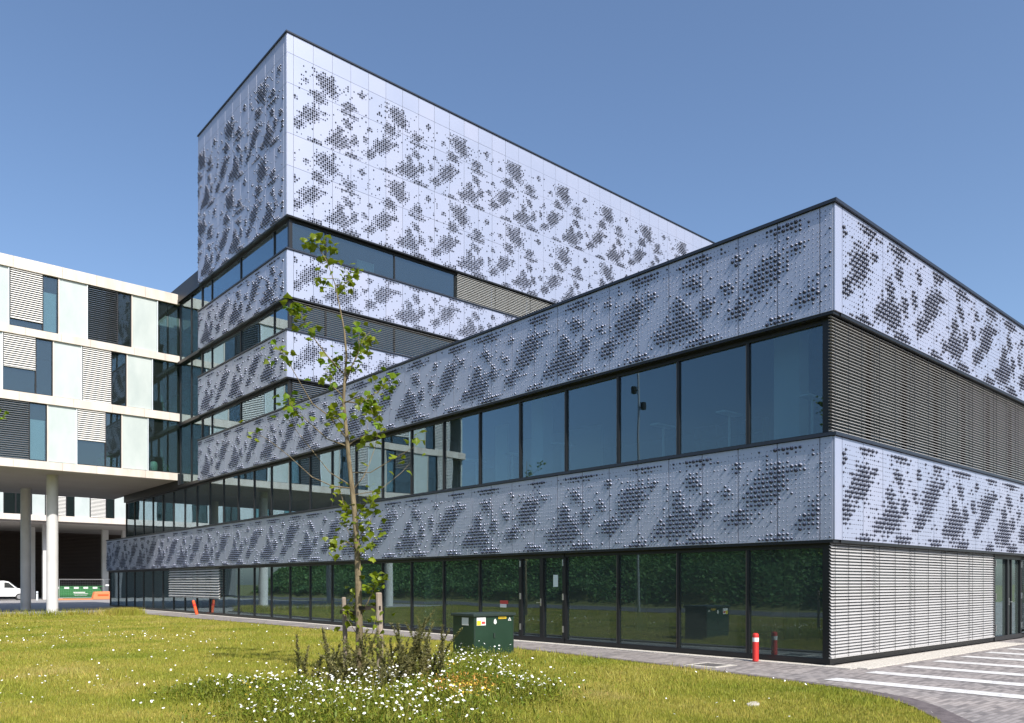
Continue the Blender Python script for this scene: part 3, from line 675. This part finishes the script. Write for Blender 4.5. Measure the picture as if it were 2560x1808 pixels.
# red bollard
t = tag(empty('red_bollard', (-.11, 1.62, 0)), 'upright red bollard with white band in front of the end ground floor window', 'bollard')
MB().lathe([(.062, 0), (.062, .535), (.056, .56), (.03, .575)], 20).build('post', 'red', t, smooth=False)
MB().lathe([(.0635, .40), (.0635, .485)], 20).build('reflective_band', 'white', t)
t = tag(empty('orange_bollard', (-.12, 33.4, 0)), 'bright orange post leaning beside the lowered ground floor blind', 'bollard'); t.rotation_euler = (R(-9), R(-12), 0)
MB().lathe([(.078, 0), (.075, .68), (.045, .75)], 14).build('post', 'orange', t); MB().lathe([(.081, .45), (.080, .54)], 14).build('band', 'red', t)
t = tag(empty('manhole_cover', (-1.39, 1.82, 0)), 'square concrete manhole cover in the paving by the red bollard', 'manhole')
MB().box(-.36, .36, -.36, .36, -.03, -.003).build('rim', 'gravel', t); MB().box(-.24, .24, -.24, .24, -.02, .001).build('lid', 'iron', t)
g = at_depth(1883, 1766, FPX*EYE/(1766-HOR))
t = tag(empty('stone_slab', (g.x, g.y, 0), R(20)), 'small pale flat stone lying in the lawn near the paving', 'stone')
MB().prism([(-.17, -.05), (.02, -.08), (.18, -.03), (.16, .06), (-.05, .08), (-.18, .03)], 'z', 0, .04).build('stone', 'gravel', t, bevel=.012)
# lamp post by the road (seen mirrored in the glazing)
t = tag(empty('lamp_post', (-18.91, 20.70, 0)), 'tall grey lamp post by the road, mirrored in the windows', 'lamp post')
MB().tube([(0, 0, 0), (0, 0, 1.2), (0, 0, 15)], [.09, .075, .05], 10).build('pole', 'steel', t)
MB().tube([(0, 0, 14.9), (-.6, 0, 15.1), (-1.2, 0, 15.1)], .035, 8).build('arm', 'steel', t); MB().box(-1.7, -1.1, -.14, .14, 15.02, 15.14).build('lamp_head', 'steel', t, bevel=.02)
for s_ in (-1, 1): MB().box(-.12, .12, s_*.3-.1, s_*.3+.1, 11.6+.5*s_, 12.0+.5*s_).box(-.02, .02, min(0, s_*.3), max(0, s_*.3), 11.72+.5*s_, 11.78+.5*s_).build('floodlight', 'frame', t)

# ================================================================== YOUNG TREE
LEAF2D = [(0, 0), (.16, -.02), (.36, .10), (.50, .04), (.46, .26), (.56, .40), (.40, .46), (.30, .62), (.18, .66), (0, 1.0), (-.18, .66), (-.30, .62), (-.40, .46), (-.56, .40), (-.46, .26), (-.50, .04), (-.36, .10), (-.16, -.02)]
def leafmesh(curl):
    vs = [(x, y, -abs(x)*curl - .25*y*y*curl + .1*curl) for x, y in LEAF2D] + [(0, .35, .1*curl)]
    n = len(LEAF2D); fs = [(i, (i+1) % n, n) for i in range(n)]
    me = bpy.data.meshes.new('leaf'); me.from_pydata(vs, [], fs); me.materials.append(M['leaf'])
    settint(me, (random.uniform(.75, 1.2), random.uniform(.85, 1.15), .9)); me.update(); return me
LEAVES = [leafmesh(c) for c in (.2, .5, .8, .35, .65, .45)]
LEAFN = [0]; EXTRA = []
def put_leaf(p, size, parent):
    LEAFN[0] += 1
    if LEAFN[0] > 300 and parent.parent.name == 'young_tree':
        EXTRA.append(Matrix.LocRotScale(p, Matrix.Rotation(random.uniform(0, 6.28), 3, 'Z').to_quaternion() @ Matrix.Rotation(random.uniform(-1.3, .5), 3, 'X').to_quaternion() @ Matrix.Rotation(random.uniform(-.7, .7), 3, 'Y').to_quaternion(), (size,)*3)); return
    o = link('leaf', random.choice(LEAVES), parent)
    o.location = p; o.scale = (size,)*3
    o.rotation_euler = (random.uniform(-1.3, .5), random.uniform(-.7, .7), random.uniform(0, 6.28)); return o
D2 = 2560/2296
TY = 12.85                                   # forward distance of the stem from the camera
def TP(u, v, dy=0.): return at_depth(u*D2, v*D2, TY + dy)
def make_tree():
    base = TP(806, 1532); base.z = 0
    T = empty('young_tree', base)
    def mk(name, pts, rad, n=8, parent=T):
        b = MB().tube([p - base for p in pts], rad, n); return b.build(name, 'bark', parent, smooth=True)
    stem = [Vector((base.x, base.y, -.05)), TP(806, 1450), TP(805, 1380), TP(803, 1300), TP(801, 1230), TP(796, 1160), TP(789, 1090), TP(781, 1020), TP(776, 960), TP(770, 900), TP(773, 850), TP(777, 800), TP(772, 740), TP(762, 690), TP(752, 640), TP(735, 590), TP(718, 560)]
    rad = [.08, .062, .056, .052, .048, .044, .040, .035, .030, .027, .022, .018, .014, .011, .008, .006, .004]
    mk('trunk', stem, rad, 12)
    random.seed(21)
    BR = [  # pixel paths of the limbs, depth drift, radius, leaf count
        ([(778, 985), (740, 935), (700, 905), (668, 850), (640, 800), (620, 778)], -.5, .012, 12),
        ([(777, 1000), (735, 985), (690, 945), (655, 910), (648, 890)], .4, .012, 26),
        ([(790, 1095), (745, 1090), (700, 1070), (645, 1020), (600, 985), (560, 965)], -.6, .010, 4),
        ([(789, 1090), (740, 1060), (700, 1010), (660, 960), (640, 930)], .6, .010, 4),
        ([(772, 840), (735, 800), (705, 760), (680, 715), (668, 690)], -.4, .012, 34),
        ([(773, 850), (800, 800), (815, 760), (832, 742)], .4, .012, 20),
        ([(774, 860), (790, 820), (806, 780), (800, 725)], -.3, .012, 26),
        ([(770, 900), (810, 905), (845, 880), (875, 855)], .5, .013, 36),
        ([(771, 890), (740, 860), (742, 830), (738, 810)], .2, .010, 30),
        ([(770, 905), (800, 890), (830, 905), (835, 925)], -.5, .011, 28),
        ([(776, 960), (750, 930), (748, 905)], -.4, .009, 16),
        ([(779, 1000), (800, 985), (822, 975), (826, 940)], .3, .010, 18),
        ([(785, 1060), (830, 1060), (880, 1030), (925, 1005), (945, 985)], -.3, .010, 8),
        ([(790, 1100), (815, 1070), (828, 1040), (842, 1000), (848, 960)], .5, .010, 10),
        ([(792, 1110), (850, 1100), (900, 1060), (918, 1040)], .6, .008, 3),
        ([(796, 1160), (770, 1130), (760, 1085)], .3, .010, 18),
        ([(797, 1165), (820, 1130), (835, 1100)], -.4, .010, 22),
        ([(800, 1210), (825, 1180), (838, 1150)], .4, .010, 22),
        ([(801, 1235), (780, 1215), (750, 1228), (738, 1215)], -.3, .010, 16),
        ([(801, 1225), (780, 1190), (770, 1150)], .3, .009, 20),
        ([(802, 1250), (825, 1230), (845, 1200)], -.2, .009, 16),
        ([(803, 1390), (825, 1350), (840, 1315), (850, 1300)], -.2, .012, 30),
        ([(803, 1395), (795, 1365), (800, 1330)], .3, .009, 16),
        ([(805, 1430), (780, 1390), (785, 1360)], .2, .008, 10),
        ([(805, 1440), (835, 1420), (845, 1370)], -.3, .008, 10),
        ([(752, 640), (770, 640), (782, 628), (775, 605)], .2, .008, 22),
        ([(745, 625), (725, 625), (708, 615)], -.3, .007, 10),
        ([(730, 585), (745, 570), (740, 555)], .2, .006, 14),
        ([(722, 570), (712, 550), (703, 535)], 0., .005, 24),
        ([(806, 1500), (825, 1470), (850, 1440), (845, 1400)], -.4, .008, 8),
    ]
    for path, dy, r0, nl in BR:
        n = len(path); pts = [TP(u, v, dy*i/(n-1)) for i, (u, v) in enumerate(path)]
        b = mk('branch', pts, [r0*(1-.75*i/(n-1)) for i in range(n)], 6)
        for k in range(int(nl*1.35)):
            q = 1 - random.random()**1.6 * (.75 if n > 3 else 1.)
            if n > 4: q = 1 - random.random()**1.8 * .45
            f = q*(n-1); i = min(int(f), n-2); p = pts[i].lerp(pts[i+1], f-i)
            p = p + Vector((random.gauss(0, .085), random.gauss(0, .11), random.gauss(0, .09)))
            put_leaf(p - base, random.uniform(.07, .145), b)
    V = []; F = []; TT = []
    for mt in EXTRA:
        me = random.choice(LEAVES); o_ = len(V); V += [tuple(mt @ v.co) for v in me.vertices]; F += [tuple(i + o_ for i in p.vertices) for p in me.polygons]
        tt = random.uniform(.75, 1.2); TT += [(tt, tt, tt*.9, 1)]*len(me.vertices)
    if F: big('small_leaves', V, F, 'leaf', T, tint=TT)
    return T, base
TREE, TB = make_tree()
tag(TREE, 'slender young tree with lobed leaves tied between two wooden stakes', 'tree')
# its stakes with one dark tie each
for (u, vb, vt, dy, lab) in ((774, 1490, 1355, .35, 'darker slim wooden stake by the young tree stem'), (852, 1500, 1345, -.15, 'paler thick wooden stake with worn top beside the young tree')):
    b0 = TP(u, vb, dy); top = TP(u - 3, vt, dy); g0 = Vector((b0.x, b0.y, -.1)); r_ = .04 if u < 800 else .055
    t = tag(empty('tree_stake', (g0.x, g0.y, 0)), lab, 'stake', 'stakes of the young tree')
    MB().tube([Vector((0, 0, -.1)), (top-g0).lerp(Vector((0, 0, 0)), .5) + Vector((.012, 0, 0)), top-g0, top-g0+Vector((0, 0, .02))], [r_*1.05, r_, r_*.95, r_*.7], 10).build('post', 'stake', t)
    z = top.z - .13; tr = TP(804, 1375); q = Vector((top.x, top.y, z)); r2 = Vector((tr.x, tr.y, z-.01)); gp = Vector((g0.x, g0.y, 0))
    d = (r2-q).normalized(); s2 = d.cross(Vector((0, 0, 1)))*.035
    mb = MB()
    for sg in (-1, 1):
        a = q + s2*sg - d*.06; b2 = r2 + s2*sg + d*.05; V = []
        for p in (a, b2):
            for zz in (-.03, .03):
                for th in (-.006, .006): V.append(p + Vector((0, 0, zz)) + s2.normalized()*th - gp)
        mb.add(V, [(0,1,3,2),(4,6,7,5),(0,4,5,1),(2,3,7,6),(0,2,6,4),(1,5,7,3)])
    mb.build('tie', 'rubber', t)
# neighbouring tree whose outermost twig reaches in at the left
NB = Vector((-10.98, 21.29, 0)); NB.z = 0
T2 = empty('young_tree', NB)
tag(T2, 'second young tree whose leafy twig tip reaches in beside the white building', 'tree')
MB().tube([(0, 0, -.05), (.03, 0, 2), (0, .05, 4.2), (-.05, 0, 7.6)], [.085, .06, .04, .008], 10).build('trunk', 'bark', T2, smooth=True)
tipw = at_depth(1, 1030, 23.4)
for (tip, z0) in [(tipw - NB, 5.2)] + [(Vector((random.uniform(-.7, .35), random.uniform(-.5, .9), z + .7)), z) for z in np.linspace(2.4, 6.8, 11)]:
    pts = [Vector((0, 0, z0)), Vector((tip.x*.5, tip.y*.5, z0 + (tip.z-z0)*.35)), tip]
    b = MB().tube(pts, [.014, .009, .003], 6).build('branch', 'bark', T2)
    for k in range(14): put_leaf(tip + Vector((random.gauss(0, .09), random.gauss(0, .09), random.gauss(0, .09))) - (tip-pts[1])*random.random()**2*.5, random.uniform(.09, .16), b)

# ================================================================== GRASS, FLOWERS, WEEDS
def inside(px, py, poly):
    r_ = np.zeros(len(px), bool); n = len(poly)
    for i in range(n):
        x1, y1 = poly[i]; x2, y2 = poly[(i+1) % n]
        c = ((y1 > py) != (y2 > py)) & (px < (x2-x1)*(py-y1)/(y2-y1+1e-12) + x1); r_ ^= c
    return r_
def polar(n, r0, r1, half, pw=1.):
    t = rng.random(n); r_ = r0*(r1/r0)**(t**pw); a = math.atan2(FW[1], FW[0]) + rng.uniform(-half, half, n)
    return CAMX + r_*np.cos(a), CAMY + r_*np.sin(a), r_
def blades(name, x, y, r_, hmin, hmax, wid, matname, lab, z0=.01, lean=.55, tintf=None):
    n = len(x); a = rng.uniform(0, 2*np.pi, n); h = rng.uniform(hmin, hmax, n); l = rng.uniform(0, lean, n)*h; b = rng.uniform(0, 2*np.pi, n)
    w_ = wid(r_); dx, dy = np.cos(a)*w_, np.sin(a)*w_
    V = np.empty((n, 3, 3)); V[:, 0] = np.stack([x-dx, y-dy, np.full(n, z0)], -1); V[:, 1] = np.stack([x+dx, y+dy, np.full(n, z0)], -1)
    V[:, 2] = np.stack([x+np.cos(b)*l, y+np.sin(b)*l, z0+h], -1)
    t = rng.uniform(.72, 1.22, n); dry = rng.random(n) < .10
    T = np.stack([t*np.where(dry, 1.35, 1), t*np.where(dry, 1.08, 1), t*np.where(dry, 1.5, 1), np.ones(n)], -1)
    T = np.repeat(T[:, None, :], 3, 1)
    o = big(name, V.reshape(-1, 3), np.arange(n*3).reshape(-1, 3), matname, tint=T.reshape(-1, 4)); return tag(o, lab, name.replace('_', ' ').split()[-1])
x, y, r_ = polar(1450000, 6.0, 56, R(50)); k = inside(x, y, LAWN); x, y, r_ = x[k], y[k], r_[k]
hn = .6 + .9*vnoise(x, y, .7) + .5*vnoise(x, y, 2.3, 3)
blades('lawn_grass', x, y, r_, .02, .06, lambda q: .0015 + .00038*q, 'grass', 'short sunlit yellow green grass of the lawn')
x, y, r_ = polar(26000, 6.0, 45, R(44)); k = inside(x, y, LAWN) & (vnoise(x, y, .9, 9) > .55); x, y, r_ = x[k], y[k], r_[k]
blades('taller_grass', x, y, r_, .08, .17, lambda q: .003 + .0005*q, 'grass', 'taller uneven grass tufts scattered in the lawn', lean=.8)
# weedy fringe along the lawn edge near the white building and the yellow green mound
x = np.concatenate([rng.normal(-3.0, .45, 3500), rng.uniform(-12, -2.2, 2500)]); y = np.concatenate([rng.normal(35.2, .45, 3500), rng.uniform(35.6, 36.3, 2500)]); hh = np.exp(-((x+3.1)/.9)**2)
o = blades('fringe_grass', x[inside(x, y, LAWN)], y[inside(x, y, LAWN)], np.full(inside(x, y, LAWN).sum(), 40.), .08, .42, lambda q: .0004*q, 'grass', 'tall yellow green weed mound at the far lawn edge', lean=.6)
def flowers(name, x, y, z, size, lab, cat='flowers', petal='petal', stem=True):
    n = len(x); seg = 6; th = np.arange(seg)*2*np.pi/seg; nx = rng.normal(-.12, .3, n); ny = rng.normal(-.25, .3, n)
    V = np.empty((n, seg+1, 3)); s_ = size*rng.uniform(.6, 1.2, n)
    c, s2 = np.cos(th), np.sin(th)
    V[:, :seg, 0] = x[:, None] + s_[:, None]*c; V[:, :seg, 1] = y[:, None] + s_[:, None]*s2
    V[:, :seg, 2] = z[:, None] - s_[:, None]*(c*nx[:, None] + s2*ny[:, None])
    V[:, seg] = np.stack([x, y, z + s_*.18], -1)
    F = np.array([(i, (i+1) % seg, seg) for i in range(seg)])
    F = (F[None] + (np.arange(n)*(seg+1))[:, None, None]).reshape(-1, 3)
    return tag(big(name, V.reshape(-1, 3), F, petal), lab, cat)
# scattered daisies on the lawn
x, y, r_ = polar(9000, 7.5, 42, R(42)); k = inside(x, y, LAWN); x, y, r_ = x[k], y[k], r_[k]
LD = at_depth(230, 1600, FPX*EYE/(1600-HOR)); LD2 = at_depth(120, 1720, FPX*EYE/(1720-HOR))
pr = .05 + .9*np.exp(-(((x-LD.x)/4.)**2 + ((y-LD.y)/5.)**2)) + .35*np.exp(-(((x-LD2.x)/3)**2 + ((y-LD2.y)/3)**2))
pr *= (vnoise(x, y, .8, 5) > .35)
k = rng.random(len(x)) < pr*.62; x, y, r_ = x[k], y[k], r_[k]
flowers('lawn_daisies', x, y, rng.uniform(.06, .12, len(x)), .008+.0005*r_, 'small white daisies scattered in drifts over the lawn')
# flower patch round the young tree: loose drifts of camomile among herbs
PC = at_depth(945, 1785, FPX*EYE/(1785-HOR))
DR = [(455, 1562, .30, 20), (500, 1556, .32, 34), (560, 1550, .30, 30), (640, 1582, .40, 40), (700, 1560, .35, 26), (720, 1602, .4, 50), (800, 1572, .45, 80), (860, 1592, .4, 80), (900, 1565, .4, 66), (960, 1602, .4, 50), (985, 1505, .35, 50),
      (1000, 1530, .35, 46), (1040, 1520, .35, 60), (1080, 1495, .35, 44), (1110, 1542, .4, 48), (1160, 1572, .35, 40), (1190, 1560, .25, 30), (1060, 1582, .4, 36), (600, 1612, .4, 30), (760, 1632, .4, 46), (900, 1642, .4, 56), (1000, 1640, .35, 40), (680, 1640, .5, 30)]
def drift(scale, mult, ztop):
    X = []; Y = []; Zt = []
    for u, v, sg, c in DR:
        g = at_depth(u*D2, v*D2, FPX*EYE/(v*D2-HOR)); k = int(c*mult)
        X.append(rng.normal(g.x, sg*scale, k)); Y.append(rng.normal(g.y, sg*scale, k)); Zt.append(np.full(k, ztop*(.55 + .45*(c > 38))))
    X, Y, Zt = np.concatenate(X), np.concatenate(Y), np.concatenate(Zt); k = inside(X, Y, LAWN); return X[k], Y[k], Zt[k]
def herbs(name, x, y, h, matname, lab, leaf=.035):
    n = len(x); a = rng.uniform(0, 2*np.pi, n); el = rng.uniform(-.3, 1.3, n); l = leaf*rng.uniform(.5, 1.6, n); z = h*rng.random(n)**1.2
    d = np.stack([np.cos(a)*np.cos(el), np.sin(a)*np.cos(el), np.sin(el)], -1)*l[:, None]; s_ = np.stack([-np.sin(a), np.cos(a), rng.normal(0, .4, n)], -1)*(l*.13)[:, None]
    p = np.stack([x, y, z+.01], -1)
    V = np.stack([p, p + d*.5 + s_, p + d, p + d*.5 - s_], 1).reshape(-1, 3)
    t = rng.uniform(.65, 1.3, n); T = np.repeat(np.stack([t*rng.uniform(.85, 1.25, n), t, t*.9, np.ones(n)], -1)[:, None], 4, 1).reshape(-1, 4)
    return tag(big(name, V, np.arange(n*4).reshape(-1, 4), matname, tint=T), lab, 'plants')
x, y, zt = drift(1.15, 62, .30)
herbs('wild_herbs', x, y, zt*(.45 + .9*vnoise(x, y, 2.2, 6)), 'herb', 'feathery green wild herbs massed round the young tree', .055)
x, y, zt = drift(1.25, 5, .5); blades('herb_grass', x, y, np.full(len(x), 12.), .12, .38, lambda q: .00035*q, 'grass', 'long grass stalks standing among the camomile', lean=.6)
x, y, zt = drift(1.0, .85, .40)
flowers('camomile', x, y, zt*rng.uniform(.35, 1.0, len(x)) + .05, .0165, 'white camomile flowers in loose drifts before the young tree')
def spot(u, v, sg, k):
    g = at_depth(u*D2, v*D2, FPX*EYE/(v*D2-HOR)); return rng.normal(g.x, sg, k), rng.normal(g.y, sg, k)
a1, b1 = spot(1048, 1592, .16, 60); a2, b2 = spot(1010, 1518, .2, 40); a3, b3 = spot(575, 1575, .12, 14)
x = np.concatenate([a1, a2, a3]); y = np.concatenate([b1, b2, b3])
flowers('yellow_flowers', x, y, rng.uniform(.08, .34, len(x)), .014, 'small yellow wild flowers among the camomile on the cabinet side', petal='yolk')
x, y = spot(1030, 1572, .26, 900)
herbs('dry_herbs', x, y, np.full(len(x), .34), 'ochre', 'dry rust coloured stalks among the camomile', .045)
# grass round the cabinet foot
x = rng.uniform(-4.7, -3.0, 1800); y = rng.uniform(4.95, 5.5, 1800); blades('cabinet_grass', x, y, np.full(1800, 16.), .05, .17, lambda q: .0004*q, 'grass', 'long grass grown up against the utility cabinet foot', lean=.5)
# tall brownish weeds
def weed(u, v, h, n, lean, lab):
    c = at_depth(u*D2, v*D2, FPX*EYE/(v*D2-HOR)); t = empty('tall_weed', (c.x, c.y, 0)); mb = MB(); V = []; F = []; T = []
    for i in range(n):
        az = random.uniform(0, 6.28); ln = random.uniform(.08, .55)*lean; hh = h*1.28*random.uniform(.55, 1.05)
        b0 = Vector((random.gauss(0, .09), random.gauss(0, .09), 0)); pts = [b0 + Vector((math.cos(az)*ln*q*q, math.sin(az)*ln*q*q, hh*q)) for q in (0, .35, .7, 1)]
        mb.tube(pts, [.006, .005, .004, .002], 5)
        m_ = int(250*hh)
        for k in range(m_):
            q = .12 + .88*random.random()**.75; f = q*3; j = min(int(f), 2); p = pts[j].lerp(pts[j+1], f-j)
            a = random.uniform(0, 6.28); l = random.uniform(.04, .095)*(1.25-.75*q); d = Vector((math.cos(a), math.sin(a), random.uniform(.1, 1.3))).normalized()*l; s2 = Vector((-math.sin(a), math.cos(a), .2))*l*.24
            b_ = len(V); V += [p, p+d*.5+s2, p+d, p+d*.5-s2]; F.append((b_, b_+1, b_+2, b_+3)); tt = random.uniform(.6, 1.3); T += [(tt, tt, tt, 1)]*4
    mb.build('stems', 'weed', t); settint(t.children[0].data)
    big('leaves', [tuple(p) for p in V], F, 'weed', t, tint=T)
    tag(t, lab, 'weed', 'tall weeds round the young tree')
WE = [(690, 1545, .62, 5, .6), (750, 1545, .72, 7, .8), (775, 1552, .6, 7, 1), (800, 1556, .62, 6, .9), (825, 1548, .7, 7, .8), (870, 1556, .6, 8, 1), (895, 1560, .8, 8, .9), (925, 1552, .95, 7, 1), (950, 1545, .95, 6, 1), (975, 1548, .75, 5, 1), (860, 1572, .5, 7, 1), (730, 1565, .45, 5, .9)]
WL = ['lone spindly brown weed at the open lawn end of the clump', 'bushy brown weed beside the darker slim stake', 'low leafy weed at the foot of the darker slim stake', 'short weed against the young tree stem', 'upright weed between the stem and the paler thick stake', 'broad leafy weed just beyond the paler thick stake',
      'dense tall weed between the thick stake and the cabinet', 'tallest brown weed leaning towards the cabinet', 'tall thin weed nearest the cabinet side path', 'sparse leaning weed at the cabinet end of the clump', 'low bushy weed rising from the camomile', 'small weed at the edge of the camomile facing the lawn']
for (u, v, h, n, ln), lb in zip(WE, WL): weed(u, v, h, n, ln, lb)

# ================================================================== REFLECTED SIDE: shrub belt across the road
n = 260000
yy = rng.uniform(-45, 95, n); top = 4.6 + 1.8*vnoise(yy, yy*0, .16, 4); run = rng.random(n)**.8
lump = vnoise(yy, run*11, .55, 8); xx = -28.5 - 11*run; zz = .25 + top*run**.8 + 1.3*lump*lump - .5*rng.random(n)
g1 = np.linspace(-46, 96, 72); Vb = [(-28.2 - 11.3*q_, y_, -.02 + (3.9 + 1.4*vnoise(np.array([y_]), np.array([0.]), .16, 4)[0])*q_**.8) for y_ in g1 for q_ in (0, .2, .45, .7, 1.)]
Fb = [(i*5+k, i*5+k+1, i*5+k+6, i*5+k+5) for i in range(71) for k in range(4)]
me = bpy.data.meshes.new('bank'); me.from_pydata(Vb, [], Fb); me.materials.append(M['field']); struct(link('bank', me))
a = rng.uniform(0, 2*np.pi, n); l = rng.uniform(.14, .36, n); el = rng.uniform(-.6, 1, n)
d = np.stack([np.cos(a)*np.cos(el), np.sin(a)*np.cos(el), np.sin(el)], -1)*l[:, None]; s_ = np.stack([-np.sin(a), np.cos(a), rng.normal(0, .5, n)], -1)*(l*.42)[:, None]
p = np.stack([xx, yy, zz], -1); V = np.stack([p, p+d*.5+s_, p+d, p+d*.5-s_], 1).reshape(-1, 3); t_ = rng.uniform(.6, 1.3, n)
tag(big('shrub_belt', V, np.arange(n*4).reshape(-1, 4), 'hedge', tint=np.repeat(np.stack([t_, t_, t_, np.ones(n)], -1)[:, None], 4, 1).reshape(-1, 4)), 'dense green shrubs on the bank across the road, mirrored in the ground floor glass', 'shrubs')
